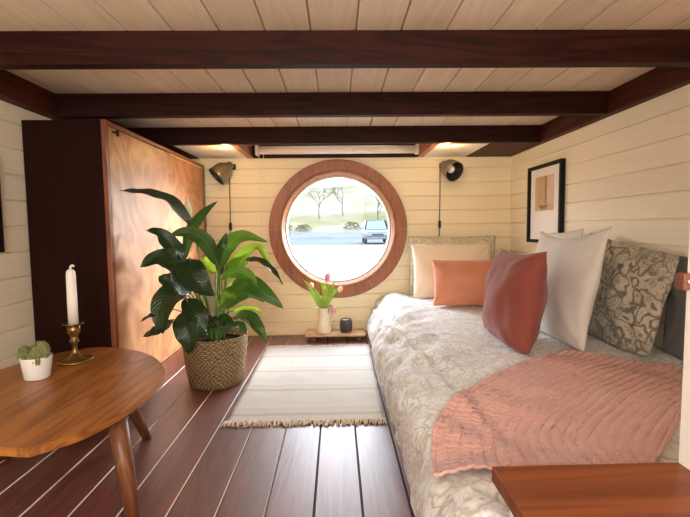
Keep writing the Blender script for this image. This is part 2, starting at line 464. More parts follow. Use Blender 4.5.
# recessed spots
for x, lab in ((-.645,'warm recessed ceiling spot above the left wall lamp'), (.66,'warm recessed ceiling spot above the right wall lamp')):
    s = thing('ceiling_spot', (x, 2.56, ZP), lab, 'light', 'ceiling spots')
    link('trim_ring', lathe(bmesh.new(), [(.018,0),(.024,-.003),(.027,0),(.027,.004),(.018,.004)], (x,2.56,ZP+.003), n=24), M['steel'], s, True)
    link('led_lens', lathe(bmesh.new(), [(0,-.004),(.014,-.004),(.018,.001)], (x,2.56,ZP+.003), n=24), M['led'], s, True)

# ------------------------------------------------------------------ tall cabinet on the left
CX, CY0, CY1, CZ = -.892, 1.72, 2.97, 1.178
cab = thing('tall_cabinet', (-1.05, 2.3, 0), 'tall dark brown cabinet with plywood sliding door along the left wall', 'cabinet')
link('side_panel', B((XL+.004, CY0, 0), (CX-.016, CY0+.02, CZ-.001), .002), M['cab_side'], cab)
link('side_panel', B((XL+.004, CY1-.02, 0), (CX-.016, CY1, CZ-.001), .002), M['cab_side'], cab)
link('top_panel', B((XL+.004, CY0+.02, CZ-.02), (CX-.016, CY1-.02, CZ-.001)), M['cab_side'], cab)
link('back_panel', B((XL+.004, CY0+.02, 0), (XL+.012, CY1-.02, CZ-.02)), M['cab_side'], cab)
bm = bmesh.new()
box(bm, (CX-.016, CY0-.002, 0), (CX+.002, CY0+.022, CZ), .002)
box(bm, (CX-.016, CY1-.035, 0), (CX+.002, CY1, CZ), .002)
box(bm, (CX-.016, CY0+.022, CZ-.018), (CX+.002, CY1-.035, CZ), .002)
link('face_frame', bm, M['cab_trim'], cab)
link('plinth', B((CX-.016, CY0+.022, 0), (CX+.012, CY1-.035, .075), .002), M['cab_trim'], cab)
dr = link('door', B((CX-.014, CY0+.024, .078), (CX-.001, CY1-.037, CZ-.021), .001), M['ply'], cab)
bm = tube(bmesh.new(), [(CX+.001,1.775,1.140),(CX+.008,1.785,1.141),(CX+.012,1.80,1.136)], .0045, 8)
tube(bm, [(CX+.010,1.795,1.128),(CX+.010,1.795,1.152)], .006, 8)
link('hook_latch', bm, M['metal_dark'], dr, True)
link('light_strip', B((CX+.0, 2.35, CZ-.030), (CX+.006, 2.90, CZ-.022), .001), M['gold_strip'], dr)

# ------------------------------------------------------------------ wall lamps
def wall_lamp(bx, bz, axis, lab, cordx, z_end, swz, k=1.12):
    t = thing('wall_lamp', (bx, YB, bz), lab, 'lamp', 'metal wall lamps')
    ax = Vector(axis).normalized()
    link('wall_bracket', B((bx-.016, YB-.03, bz-.018), (bx+.016, YB, bz+.018), .004), M['metal_dark'], t)
    neck = Vector((bx, YB-.045, bz+.006))
    if axis[0] < 0: neck.x -= .006; neck.z += .008
    bm = tube(bmesh.new(), [(bx, YB-.02, bz), (bx, YB-.04, bz+.004), tuple(neck)], .007, 8)
    link('arm', bm, M['metal_dark'], t, True)
    prof = [(.0,-.004),(.016,-.004),(.022,.0),(.024,.018),(.034,.030),(.048,.046),(.055,.066),(.058,.105),(.060,.122),(.0575,.122),(.054,.10),(.050,.066),(.044,.048),(.02,.026),(.0,.024)]
    prof = [(r_*k, h_*k) for r_, h_ in prof]
    sh = link('lamp_shade', lathe(bmesh.new(), prof[:10], neck, ax, 36), M['lamp'], t, True)
    link('shade_lining', lathe(bmesh.new(), prof[9:], neck, ax, 36), M['lamp_in'], sh, True)
    link('bulb', lathe(bmesh.new(), [(r_*k, h_*k) for r_, h_ in [(.011,.025),(.012,.045),(.021,.062),(.025,.078),(.02,.095),(.008,.103),(0,.104)]], neck, ax, 20), M['bulb'], t, True)
    pts = [(cordx+.002*math.sin(q*5), YB-.010, bz-.01+(z_end-bz)*q) for q in [i/14 for i in range(15)]]
    cd = link('power_cord', tube(bmesh.new(), pts, .0030, 6), M['metal_dark'], t, True)
    link('cord_switch', B((cordx-.009, YB-.021, swz-.026), (cordx+.009, YB-.001, swz+.026), .006), M['metal_dark'], cd)
wall_lamp(.728, 1.166, (.060,-.125,-.075), 'metal wall lamp on the right, open shade with white bulb facing the room', .715, .69, .765)
wall_lamp(-.698, 1.170, (-.085,-.045,-.085), 'metal wall lamp on the left beside the tall cabinet, shade turned away', -.730, .62, .765)

# ------------------------------------------------------------------ framed pictures
pf = thing('picture_frame', (XR, 2.485, .87), 'black framed print with white mat on the right wall', 'picture')
def frame_on_x(x0, x1, y0, y1, z0, z1, w):
    bm = bmesh.new()
    box(bm, (x0,y0,z0), (x1,y1,z0+w), .002); box(bm, (x0,y0,z1-w), (x1,y1,z1), .002)
    box(bm, (x0,y0,z0+w), (x1,y0+w,z1-w), .002); box(bm, (x0,y1-w,z0+w), (x1,y1,z1-w), .002)
    return bm
link('frame', frame_on_x(XR-.026, XR, 2.285, 2.685, .648, 1.102, .019), M['black'], pf)
link('mat_board', B((XR-.010, 2.304, .667), (XR-.004, 2.666, 1.083)), M['paper'], pf)
pr = link('print', B((XR-.012, 2.385, .835), (XR-.0095, 2.605, 1.035)), mat_wood('print_beige', (.55,.36,.20), (.66,.47,.29), 'z', .3, .8), pf)
def xz(y0, y1, z0, z1, d, mt, nm): link(nm, B((XR-.012-d, y0, z0), (XR-.0118, y1, z1)), mt, pr)
xz(2.387, 2.46, .875, 1.033, .0004, mat_plain('print_pink', (.70,.52,.44), .8), 'pale_curtain')
xz(2.46, 2.485, .875, 1.033, .0005, mat_plain('print_brown', (.36,.22,.12), .8), 'dark_fold')
xz(2.387, 2.603, .837, .872, .0004, mat_plain('print_ledge', (.62,.45,.30), .8), 'ledge')
bm = bmesh.new(); pts = [(2.50+.055*math.cos(a), .868+.026*math.sin(a)) for a in [PI+PI*i/12 for i in range(13)]]
vs = [bm.verts.new((XR-.0130, y, z)) for y, z in pts]; bm.faces.new(vs)
link('bowl_shape', bm, mat_plain('print_bowl', (.30,.19,.11), .8), pr)
pl_ = thing('picture_frame', (XL, 1.4, .87), 'black picture frame edge cut off at the far left on the white wall', 'picture')
link('frame', frame_on_x(XL, XL+.018, 1.185, 1.577, .674, 1.02, .025), M['black'], pl_)
link('mat_board', B((XL+.004, 1.21, .70), (XL+.010, 1.537, .995)), M['paper'], pl_)

# ------------------------------------------------------------------ bed and bedding
YN, YE = .64, 2.985
def duv_r(y):                                  # rounding of the bed edge grows toward the back wall
    t = max(0, min(1, (y-.9)/1.9)); return .07+.15*t*t*(3-2*t)
def ztop(x, y):
    z = .288 + .008*N3(x*3.1, y*2.3, 1.7) + .006*N3(x*9, y*7, 4)
    q = (x*.75 + y*.65)
    z += .007*N3(q*13, (x-y)*2.5, 9.1)*min(1, max(0, (1.0-x)/.5))
    return z
def duvet_pt(s, y):
    """s in 0..1 : floor edge -> over the rounded edge -> right wall"""
    R = duv_r(y); zt = .288
    xe = .186 + .014*N3(y*2.2, 0, 3) - .012*max(0, min(1, 1.3-y)) + .03*max(0, (y-2.2)/.8)
    L1 = zt-R; L2 = R*PI/2; L3 = 1.2-(xe+R); T = L1+L2+L3
    d = s*T
    if d < L1:
        k = d/L1; p = Vector((xe+.018*(1-k)**2 + .0*k, y, .004+(L1-.004)*k)); n = Vector((-1,0,.15))
    elif d < L1+L2:
        a = (d-L1)/R; p = Vector((xe+R-R*math.cos(a), y, L1+R*math.sin(a))); n = Vector((-math.cos(a),0,math.sin(a)))
    else:
        p = Vector((xe+R+(d-L1-L2), y, zt)); n = Vector((0,0,1))
    n.normalize()
    fl = min(1, d/.05)
    f = .018*N3(y*3.2+d*2.0, d*4, 2.2) + .013*N3(y*9-d*6, d*5+y*3, 7.7)
    q = y*.62+d*.78; r = (y*.78-d*.62)
    f += .024*abs(N3(q*7.0, r*2.0, 12.3)) - .022*abs(N3(r*11, q*2.2, 21.3))
    f += .009*N3(q*22, r*7, 33) + .0035*N3(y*30, d*30, 5)
    # sewn seam running across the bed toward the viewer
    sd = (d-L1-L2*.45) - (2.55-y)*.09
    f += .010*math.exp(-(sd/.011)**2) - .008*math.exp(-((sd-.028)/.02)**2)
    if d > L1+L2:
        k = min(1, (d-L1-L2)/.15)
        flat = ztop(p.x, y)-zt
        f = f*(1-k*.72) + flat*k*.6
    return p + n*f*fl
def build_duvet():
    bm = bmesh.new(); NS, NY = 150, 230
    g = [[bm.verts.new(duvet_pt(i/NS, YN+(YE-YN)*j/NY)) for i in range(NS+1)] for j in range(NY+1)]
    for j in range(NY):
        for i in range(NS): bm.faces.new((g[j][i], g[j][i+1], g[j+1][i+1], g[j+1][i]))
    return bm
bed = thing('bed', (.72, 1.8, 0), 'low daybed along the right wall hidden beneath the paisley duvet', 'bed')
link('bed_base', B((.30, .66, .0), (1.20, 2.95, .12), .004), M['shelf'], bed)
link('mattress', B((.42, .67, .121), (1.19, 2.93, .255), .02), M['offwhite'], bed)
dv = link('duvet', build_duvet(), M['duvet'], None, True, loc=(.7, 1.8, 0))
md = dv.modifiers.new('t', 'SOLIDIFY'); md.thickness = .012; md.offset = -1
tag(dv, 'pale grey paisley duvet spread over the daybed and hanging to the floor', 'duvet')

DUV = BVHTree.FromPolygons([v.co+Vector((.7,1.8,0)) for v in dv.data.vertices], [tuple(p.vertices) for p in dv.data.polygons])
def surf(x, y):
    """height of the duvet top at x, y"""
    q = DUV.ray_cast(Vector((x, min(max(y, YN+.003), YE-.003), 1)), Vector((0,0,-1)))[0]
    return q.z if q is not None else .20

def seg_dist(p, a, b):
    d = b-a; t = max(0, min(1, (p-a).dot(d)/d.length_squared)); return (p-a-d*t).length
# dusty pink throw (Coons patch over the duvet)
def poly_at(P, t):
    P = [Vector((*p, 0)) for p in P]; return catmull(P, 60)[round(t*60)]
Lft = [(.178,.785),(.213,.946),(.295,1.085),(.43,1.22),(.582,1.356),(.745,1.46),(.815,1.505)]
Top = [(.815,1.505),(.90,1.43),(1.01,1.36),(1.10,1.30)]
Bot = [(.178,.785),(.30,.765),(.43,.745),(.573,.75)]
Rgt = [(.573,.75),(.66,.83),(.751,.914),(.92,1.09),(1.10,1.30)]
cl, ct_, cb, cr = (catmull([Vector((*p,0)) for p in P], 120) for P in (Lft, Top, Bot, Rgt))
def coons(u, v):                                # u along the long edge, v across
    A, Bp, Cp, D = cl[0], cl[-1], cr[-1], cr[0]
    a, b = cl[round(u*120)], cr[round(u*120)]; c, d = cb[round(v*120)], ct_[round(v*120)]
    return a*(1-v)+b*v + c*(1-u)+d*u - (A*(1-u)*(1-v)+Bp*u*(1-v)+D*(1-u)*v+Cp*u*v)
bm = bmesh.new(); NU, NV = 170, 190
PT = [[coons(i/NU, j/NV) for j in range(NV+1)] for i in range(NU+1)]
S0 = [[max(surf(p.x, p.y), surf(p.x+.008, p.y), surf(p.x, p.y-.008)) for p in row] for row in PT]
H = [r[:] for r in S0]
for _ in range(40):
    H2 = [r[:] for r in H]
    for i in range(NU+1):
        for j in range(NV+1):
            a_ = [H[max(i-1,0)][j], H[min(i+1,NU)][j], H[i][max(j-1,0)], H[i][min(j+1,NV)]]
            H2[i][j] = max(S0[i][j], sum(a_)/4)
    H = H2
LE = [p.copy() for p in cl[::10]]; LE = [LE[0]*2-LE[1]] + LE + [LE[-1]*3-LE[-2]*2]
g = []
for i in range(NU+1):
    row = []
    for j in range(NV+1):
        u, v = i/NU, j/NV; p = PT[i][j]; e = min(u, 1-u, v, 1-v)
        qd = min(seg_dist(p, a_, b_) for a_, b_ in zip(LE, LE[1:])) + .008*N3(p.x*3, p.y*3, 3)
        rib = .0021*math.sin(qd*2*PI/.023) * max(.35, .85+.6*N3(u*3, v*3, 8))
        z = H[i][j] + .010 + rib + .005*abs(N3(p.x*9, p.y*9, 40)) + .003*math.exp(-(e/.02)**2)
        if u < .12: z += .016*math.exp(-((v-.62)/.22)**2)*(1-u/.12)
        row.append(bm.verts.new((p.x, p.y, z)))
    g.append(row)
for i in range(NU):
    for j in range(NV): bm.faces.new((g[i][j], g[i][j+1], g[i+1][j+1], g[i+1][j]))
bmesh.ops.recalc_face_normals(bm, faces=bm.faces)
th = link('throw_blanket', bm, M['pink'], None, True, loc=(.6, 1.1, .29))
md = th.modifiers.new('t', 'SOLIDIFY'); md.thickness = .007; md.offset = 0
tag(th, 'dusty pink ribbed muslin throw spread across the paisley duvet', 'blanket')

def inside(T, p):
    d = Vector((.31,.17,.93)).normalized(); n = 0; o = Vector(p)
    while n < 12:
        q = T.ray_cast(o, d)[0]
        if q is None: break
        n += 1; o = q+d*1e-4
    return n % 2 == 1
def cushion(name, c, wdir, hdir, w, h, t, mat, label, cat='cushion', pinch=.05, seed=0, wr=1.0, sag=0.0, flange=0, group='cushions on the daybed'):
    """a stuffed square cushion; wdir, hdir its edges, thickness across"""
    wd = Vector(wdir).normalized(); hd = Vector(hdir); hd = (hd-wd*hd.dot(wd)).normalized(); nd = wd.cross(hd)
    c = Vector(c); bm = bmesh.new(); n = 44
    def P(u, v, s):
        x, y = u*2-1, v*2-1
        ex = 1-pinch*(1-y*y)**1.0*abs(x)**2.5; ey = 1-pinch*(1-x*x)**1.0*abs(y)**2.5
        prof = max(0, (1-abs(x)**2.6))**.62*max(0, (1-abs(y)**2.6))**.62
        k = N3(x*1.6+seed, y*1.6, seed*1.3)
        cr = .008*N3(x*1.9+seed*3, y*1.9, 5+seed) + .004*N3(x*4.5+seed, y*2.5, 2)
        # folds radiating from corners
        ang = math.atan2(abs(y)-1.15, abs(x)-1.15); rr = math.hypot(abs(x)-1, abs(y)-1)
        cr += .006*math.sin(ang*16+seed)*math.exp(-rr*2.2)
        th = t*.5*prof*(1+.18*k) + s*0 + cr*wr*min(1, prof*2.2)
        if sag: y -= sag*(1-x*x)*max(0, y)
        yy = y*ey + .015*N3(x*2+seed, 4)*(y > 0)
        return c + wd*(x*ex*w/2) + hd*(yy*h/2) + nd*(s*th + .012*N3(x*1.2, y*1.2, seed+20))
    G = {}
    for s in (1, -1):
        for i in range(n+1):
            for j in range(n+1):
                if s == -1 and (i in (0, n) or j in (0, n)): G[s,i,j] = G[1,i,j]; continue
                G[s,i,j] = bm.verts.new(P(i/n, j/n, s))
    for s in (1, -1):
        for i in range(n):
            for j in range(n):
                q = (G[s,i,j], G[s,i+1,j], G[s,i+1,j+1], G[s,i,j+1])
                bm.faces.new(q if s == 1 else q[::-1])
    bmesh.ops.recalc_face_normals(bm, faces=bm.faces)
    for _ in range(3):                                  # soft contact with what is already there
        for v in bm.verts:
            v.co.x = min(v.co.x, XR-.012); v.co.y = min(v.co.y, YB-.016)
            for T in DONE:
                q, nn, _i, dist = T.find_nearest(v.co, .25)
                if q is None: continue
                k = (v.co-q).dot(nn)
                if k < 0 and dist < .09 and inside(T, v.co): v.co = q+nn*.005
            if v.co.x > .15: v.co.z = max(v.co.z, surf(v.co.x, v.co.y)+.010)
    DONE.append(BVHTree.FromBMesh(bm))
    o = link(name, bm, mat, None, True, loc=tuple(c))
    return tag(o, label, cat, group)
# back of the bed, against the end wall
cushion('pillow', (.79, 2.925, .485), (1,.0,0), (0,.12,1), .60, .40, .09, M['paisley2'],
        'pale olive paisley pillow standing against the end wall behind the cream cushion', 'pillow', .03, 1)
cushion('cushion', (.755, 2.80, .455), (1,.02,0), (0,.16,1), .53, .37, .13, M['cream'],
        'cream square cushion standing behind the salmon cushion', seed=2, pinch=.05)
cushion('cushion', (.79, 2.46, .42), (1,-.10,0), (.0,.30,1), .48, .285, .15, M['salmon'],
        'salmon orange lumbar cushion leaning on the cream cushion', seed=3, wr=1.2, pinch=.05)
cushion('pillow', (1.168, 1.272, .455), (.0,-1,-.02), (.02,.0,1), .45, .37, .045, M['slate'],
        'dark slate grey pillow behind the paisley pillow by the white partition', 'pillow', .03, 8)
cushion('pillow', (1.10, 1.685, .475), (-.03,-1,-.13), (.16,-.13,1), .54, .42, .115, M['paisley'],
        'dark grey-brown paisley pillow leaning on the right wall', 'pillow', .03, 7, 2.2)
cushion('cushion', (1.12, 2.175, .498), (0,-1,.06), (.10,.0,1), .42, .455, .085, M['offwhite'],
        'off-white cushion mostly hidden, only its corner showing behind the large off-white cushion', seed=6, pinch=.06)
cushion('cushion', (.925, 1.77, .505), (-.02,-1,.04), (.21,.0,1), .54, .47, .13, M['offwhite'],
        'large off-white linen cushion behind the terracotta cushion', seed=5, pinch=.07, sag=.12)
cushion('cushion', (.70, 1.70, .462), (-.05,-1,.03), (.17,-.02,1), .46, .39, .18, M['terra'],
        'terracotta red square cushion in front of the large off-white cushion', seed=4, pinch=.09, wr=1.1)

# ------------------------------------------------------------------ low cupboard and partition in the right foreground
lc = thing('low_cupboard', (.5, .35, 0), 'white low cupboard with red-brown wooden top at lower right', 'cupboard')
link('worktop', B((.222, .02, .378), (1.20, .603, .400), .002), M['worktop'], lc)
link('side_panel', B((.245, .03, 0), (.263, .590, .378), .001), M['white'], lc)
link('back_panel', B((.263, .575, 0), (1.19, .590, .378), .001), M['white'], lc)
pp = thing('partition_panel', (.8, .45, .4), 'white upright partition standing on the wooden cupboard top at right edge', 'panel')
link('panel', B((.497, .10, .4005), (.515, .600, ZP-.002), .001), M['white'], pp)
lt = link('leather_pull', B((.483, .588, .657), (.497, .606, .681), .003), M['leather'], pp)
link('rivet', lathe(bmesh.new(), [(.003,0),(.003,.002),(0,.0028)], (.490,.588,.669), (0,-1,0), 12), M['steel'], lt)

# ------------------------------------------------------------------ coffee table
ct = thing('coffee_table', (-.85, 1.25, 0), 'low half-oval walnut coffee table with splayed round legs at lower left', 'table')
rim = [(-.642,.872),(-.582,.932),(-.553,.990),(-.533,1.061),(-.523,1.15),(-.523,1.224),(-.538,1.318),(-.575,1.40),(-.640,1.50),(-.70,1.56),(-.77,1.61),(-.86,1.648),(-.93,1.655),(-1.0,1.62),(-1.05,1.55),(-1.09,1.46),(-1.105,1.40)]
rim = [tuple(p.xy) for p in catmull([Vector((*p,0)) for p in rim], 60)] + [(-1.15,1.25),(-1.175,1.1),(-1.18,.94)]
link('tabletop', prism(bmesh.new(), rim, .281, .300, .003), M['table'], ct)
for (tx, ty), (fx, fy) in (((-.566,1.078),(-.520,1.050)), ((-.765,1.44),(-.69,1.515)), ((-1.04,1.02),(-1.10,.97)), ((-1.03,1.36),(-1.11,1.40))):
    bm = tube(bmesh.new(), [(tx, ty, .2805), (tx+(fx-tx)*.5, ty+(fy-ty)*.5, .14), (fx, fy, .0)], [.0235,.021,.0165], 18)
    for v in bm.verts:
        if v.co.z < .012: v.co.z = .0005
    link('leg', bm, M['tleg'], ct, True)

ch = thing('candlestick', (-.905, 1.475, .30), 'aged brass candlestick on the coffee table', 'candlestick')
link('base', lathe(bmesh.new(), [(0,.0006),(.052,.0006),(.056,.004),(.055,.008),(.046,.010),(.03,.014),(.018,.022),(.013,.030),(0,.03)], (-.905,1.475,.30), n=36), M['brass'], ch, True)
link('stem', lathe(bmesh.new(), [(.013,.028),(.008,.038),(.007,.052),(.011,.064),(.0155,.072),(.011,.082),(.013,.092),(.019,.104),(.020,.128),(.0,.128)], (-.905,1.475,.30), n=30), M['brass'], ch, True)
link('drip_pan', lathe(bmesh.new(), [(0,.128),(.02,.128),(.032,.1305),(.0335,.134),(.031,.1335),(.014,.1315),(0,.1315)], (-.905,1.475,.30), n=36), M['brass'], ch, True)
cn = thing('candle', (-.905, 1.475, .4317), 'white tapered candle standing in the brass candlestick', 'candle')
link('wax_body', lathe(bmesh.new(), [(0,0),(.0155,0),(.0155,.08),(.0145,.168),(.013,.180),(.008,.186),(.0,.187)], (-.905,1.475,.4317), n=28), M['wax'], cn, True)
link('wick', tube(bmesh.new(), catmull([(-.905,1.475,.615),(-.905,1.475,.626),(-.899,1.475,.632),(-.893,1.475,.628)], 8), .0035, 8), M['wax'], cn, True)

pc = thing('potted_cactus', (-.922, 1.31, .30), 'small cactus in a white ceramic pot on the coffee table', 'plant')
link('pot', lathe(bmesh.new(), [(0,.0008),(.031,.0008),(.034,.004),(.042,.066),(.042,.069),(.0395,.069),(.038,.060),(.0,.062)], (-.922,1.31,.30), n=40), M['pot'], pc, True)
link('soil', lathe(bmesh.new(), [(0,.063),(.0385,.0615)], (-.922,1.31,.30), n=24), M['soil'], pc)
def cactus():
    bm = bmesh.new(); sp = bmesh.new()
    lobes = [((-.954,1.30,.384),.019,.028),((-.936,1.295,.372),.016,.018),((-.913,1.292,.380),.016,.026),((-.890,1.30,.392),.019,.032),((-.92,1.33,.386),.020,.032),((-.902,1.285,.368),.017,.022),((-.945,1.325,.376),.02,.03)]
    lobes = [((-.922+(x+.922)*.88, 1.31+(y-1.31)*.88, z-.006), r*.9, h_*.92) for (x, y, z), r, h_ in lobes]
    for (x, y, z), r, hh in lobes:
        n = 22; m = 12; rings = []
        for i in range(1, m):
            a = PI*i/m; rr = math.sin(a)
            ring = []
            for k in range(n*2):
                b = PI*k/n; q = r*rr*(1+.10*math.cos(b*11))
                ring.append(bm.verts.new((x+q*math.cos(b), y+q*math.sin(b), z-hh*math.cos(a))))
            rings.append(ring)
        for p, q in zip(rings, rings[1:]):
            for k in range(n*2): bm.faces.new((p[k], p[(k+1)%(2*n)], q[(k+1)%(2*n)], q[k]))
        bm.faces.new(rings[0][::-1]); bm.faces.new(rings[-1])
        for _ in range(130):
            a = math.acos(random.uniform(-.5, 1)); b = random.uniform(0, 2*PI)
            d = Vector((math.sin(a)*math.cos(b), math.sin(a)*math.sin(b), math.cos(a)))
            p = Vector((x+r*d.x, y+r*d.y, z+hh*d.z)); s, u = frame_axes(d)
            e = p+d*.006+s*random.uniform(-.004,.004)+u*random.uniform(-.004,.004)
            sp.faces.new([sp.verts.new(p+s*.0007), sp.verts.new(p-s*.0007), sp.verts.new(e)])
    bmesh.ops.recalc_face_normals(bm, faces=bm.faces)
    return bm, sp
cb_, cs_ = cactus()
co = link('cactus', cb_, M['cactus'], pc, True)
so = link('spines', cs_, M['spine'], co)
so['kind'] = 'stuff'

# ------------------------------------------------------------------ peace lily in a seagrass basket
PX, PY = -.597, 2.08
pl = thing('potted_plant', (PX, PY, 0), 'leafy peace lily in a round woven seagrass basket in front of the cabinet', 'plant')
bk = link('basket', lathe(bmesh.new(), [(0,.001),(.118,.001),(.128,.012),(.137,.06),(.146,.13),(.152,.20),(.155,.236),(.152,.242),(.146,.238),(.141,.20),(.135,.12),(.0,.11)], (PX,PY,0), n=64), M['basket'], pl, True)
link('soil', lathe(bmesh.new(), [(0,.212),(.142,.205)], (PX,PY,0), n=32), M['soil'], pl)
LEAVES = [
   ((-0.604, 2.08, 0.245), [(-0.659, 2.0, 0.767), (-0.725, 1.9, 0.87), (-0.786, 1.8, 0.897), (-0.837, 1.7, 0.901)], 0.088, 10, 0),
   ((-0.612, 2.08, 0.245), [(-0.713, 2.02, 0.604), (-0.676, 2.0, 0.734), (-0.61, 1.98, 0.816), (-0.53, 1.95, 0.874)], 0.058, 40, 1),
   ((-0.596, 2.08, 0.245), [(-0.562, 2.05, 0.573), (-0.608, 2.02, 0.687), (-0.679, 1.98, 0.734), (-0.75, 1.95, 0.724)], 0.085, -20, 1),
   ((-0.58, 2.08, 0.244), [(-0.563, 2.05, 0.553), (-0.545, 2.1, 0.644), (-0.471, 2.15, 0.711), (-0.35, 2.2, 0.681)], 0.097, 0, 2),
   ((-0.572, 2.08, 0.244), [(-0.528, 2.1, 0.547), (-0.477, 2.15, 0.608), (-0.4, 2.2, 0.652), (-0.33, 2.25, 0.516)], 0.083, 0, 3),
   ((-0.572, 2.08, 0.244), [(-0.447, 2.1, 0.598), (-0.379, 2.12, 0.591), (-0.32, 2.15, 0.54), (-0.275, 2.18, 0.464)], 0.049, 0, 0),
   ((-0.604, 2.08, 0.245), [(-0.676, 2.0, 0.613), (-0.661, 1.95, 0.564), (-0.612, 1.93, 0.499), (-0.558, 1.95, 0.447)], 0.142, 0, 0),
   ((-0.612, 2.08, 0.245), [(-0.706, 2.0, 0.613), (-0.73, 1.95, 0.661), (-0.781, 1.92, 0.729), (-0.824, 1.88, 0.747)], 0.092, 0, 0),
   ((-0.62, 2.08, 0.245), [(-0.694, 2.0, 0.521), (-0.733, 1.95, 0.595), (-0.792, 1.9, 0.621), (-0.847, 1.86, 0.588)], 0.118, 0, 0),
   ((-0.62, 2.08, 0.245), [(-0.681, 2.0, 0.452), (-0.715, 1.95, 0.498), (-0.753, 1.9, 0.527), (-0.784, 1.9, 0.546)], 0.104, 10, 0),
   ((-0.62, 2.08, 0.245), [(-0.697, 1.98, 0.455), (-0.738, 1.93, 0.456), (-0.776, 1.9, 0.388), (-0.777, 1.9, 0.285)], 0.154, 0, 0),
   ((-0.62, 2.08, 0.245), [(-0.687, 1.95, 0.437), (-0.636, 1.9, 0.386), (-0.612, 1.88, 0.331), (-0.623, 1.88, 0.264)], 0.116, 0, 0),
   ((-0.628, 2.08, 0.245), [(-0.708, 1.98, 0.371), (-0.681, 1.92, 0.323), (-0.662, 1.9, 0.253), (-0.669, 1.9, 0.193)], 0.125, 0, 0),
   ((-0.628, 2.08, 0.245), [(-0.76, 1.98, 0.384), (-0.796, 1.92, 0.377), (-0.823, 1.88, 0.371), (-0.858, 1.86, 0.351)], 0.035, 0, 0),
   ((-0.628, 2.08, 0.245), [(-0.762, 1.98, 0.334), (-0.784, 1.92, 0.31), (-0.812, 1.88, 0.297), (-0.849, 1.86, 0.287)], 0.064, 0, 0),
   ((-0.564, 2.08, 0.244), [(-0.494, 2.05, 0.497), (-0.405, 2.03, 0.49), (-0.324, 2.0, 0.439), (-0.252, 2.0, 0.375)], 0.096, 20, 1),
   ((-0.564, 2.08, 0.244), [(-0.494, 2.03, 0.33), (-0.421, 1.98, 0.344), (-0.36, 1.93, 0.301), (-0.32, 1.92, 0.236)], 0.082, 0, 1),
   ((-0.572, 2.08, 0.244), [(-0.527, 2.1, 0.345), (-0.466, 2.12, 0.353), (-0.413, 2.14, 0.349), (-0.359, 2.15, 0.313)], 0.029, 0, 3),
   ((-0.58, 2.08, 0.244), [(-0.568, 2.05, 0.379), (-0.515, 2.0, 0.426), (-0.453, 1.97, 0.476), (-0.388, 1.95, 0.523)], 0.084, 30, 2),
   ((-0.588, 2.08, 0.244), [(-0.564, 2.08, 0.526), (-0.574, 2.1, 0.604), (-0.557, 2.1, 0.668), (-0.531, 2.1, 0.734)], 0.074, 30, 1),
   ((-0.588, 2.08, 0.244), [(-0.607, 2.15, 0.527), (-0.644, 2.18, 0.549), (-0.666, 2.2, 0.581), (-0.654, 2.2, 0.618)], 0.083, 20, 3),
   ((-0.58, 2.08, 0.244), [(-0.542, 2.12, 0.521), (-0.516, 2.15, 0.559), (-0.468, 2.16, 0.59), (-0.44, 2.16, 0.628)], 0.082, 30, 2),
   ((-0.572, 2.08, 0.244), [(-0.543, 2.03, 0.516), (-0.481, 2.0, 0.549), (-0.409, 1.98, 0.535), (-0.363, 1.97, 0.483)], 0.076, 0, 2),
   ((-0.58, 2.08, 0.244), [(-0.537, 2.05, 0.371), (-0.473, 2.05, 0.426), (-0.41, 2.05, 0.44), (-0.348, 2.05, 0.397)], 0.063, 10, 1),
   ((-0.604, 2.08, 0.245), [(-0.589, 1.98, 0.308), (-0.599, 1.95, 0.338), (-0.611, 1.93, 0.32), (-0.624, 1.92, 0.28)], 0.067, 0, 0),
   ((-0.588, 2.08, 0.244), [(-0.551, 1.98, 0.307), (-0.52, 1.95, 0.336), (-0.486, 1.93, 0.318), (-0.47, 1.92, 0.278)], 0.067, 0, 0),
   ((-0.58, 2.08, 0.244), [(-0.511, 2.0, 0.294), (-0.458, 1.97, 0.308), (-0.432, 1.95, 0.289), (-0.415, 1.94, 0.269)], 0.052, 0, 1),
   ((-0.604, 2.08, 0.245), [(-0.566, 1.95, 0.299), (-0.564, 1.92, 0.329), (-0.543, 1.9, 0.34), (-0.522, 1.9, 0.303)], 0.059, 0, 0),
   ((-0.628, 2.08, 0.245), [(-0.626, 2.0, 0.304), (-0.638, 1.97, 0.342), (-0.654, 1.95, 0.338), (-0.667, 1.94, 0.303)], 0.067, 0, 0),
   ((-0.58, 2.08, 0.244), [(-0.532, 2.1, 0.426), (-0.512, 2.12, 0.456), (-0.483, 2.14, 0.482), (-0.453, 2.15, 0.492)], 0.073, 10, 3),
   ((-0.612, 2.08, 0.245), [(-0.774, 2.0, 0.599), (-0.776, 1.97, 0.624), (-0.786, 1.95, 0.64), (-0.801, 1.93, 0.646)], 0.075, 0, 2),
]

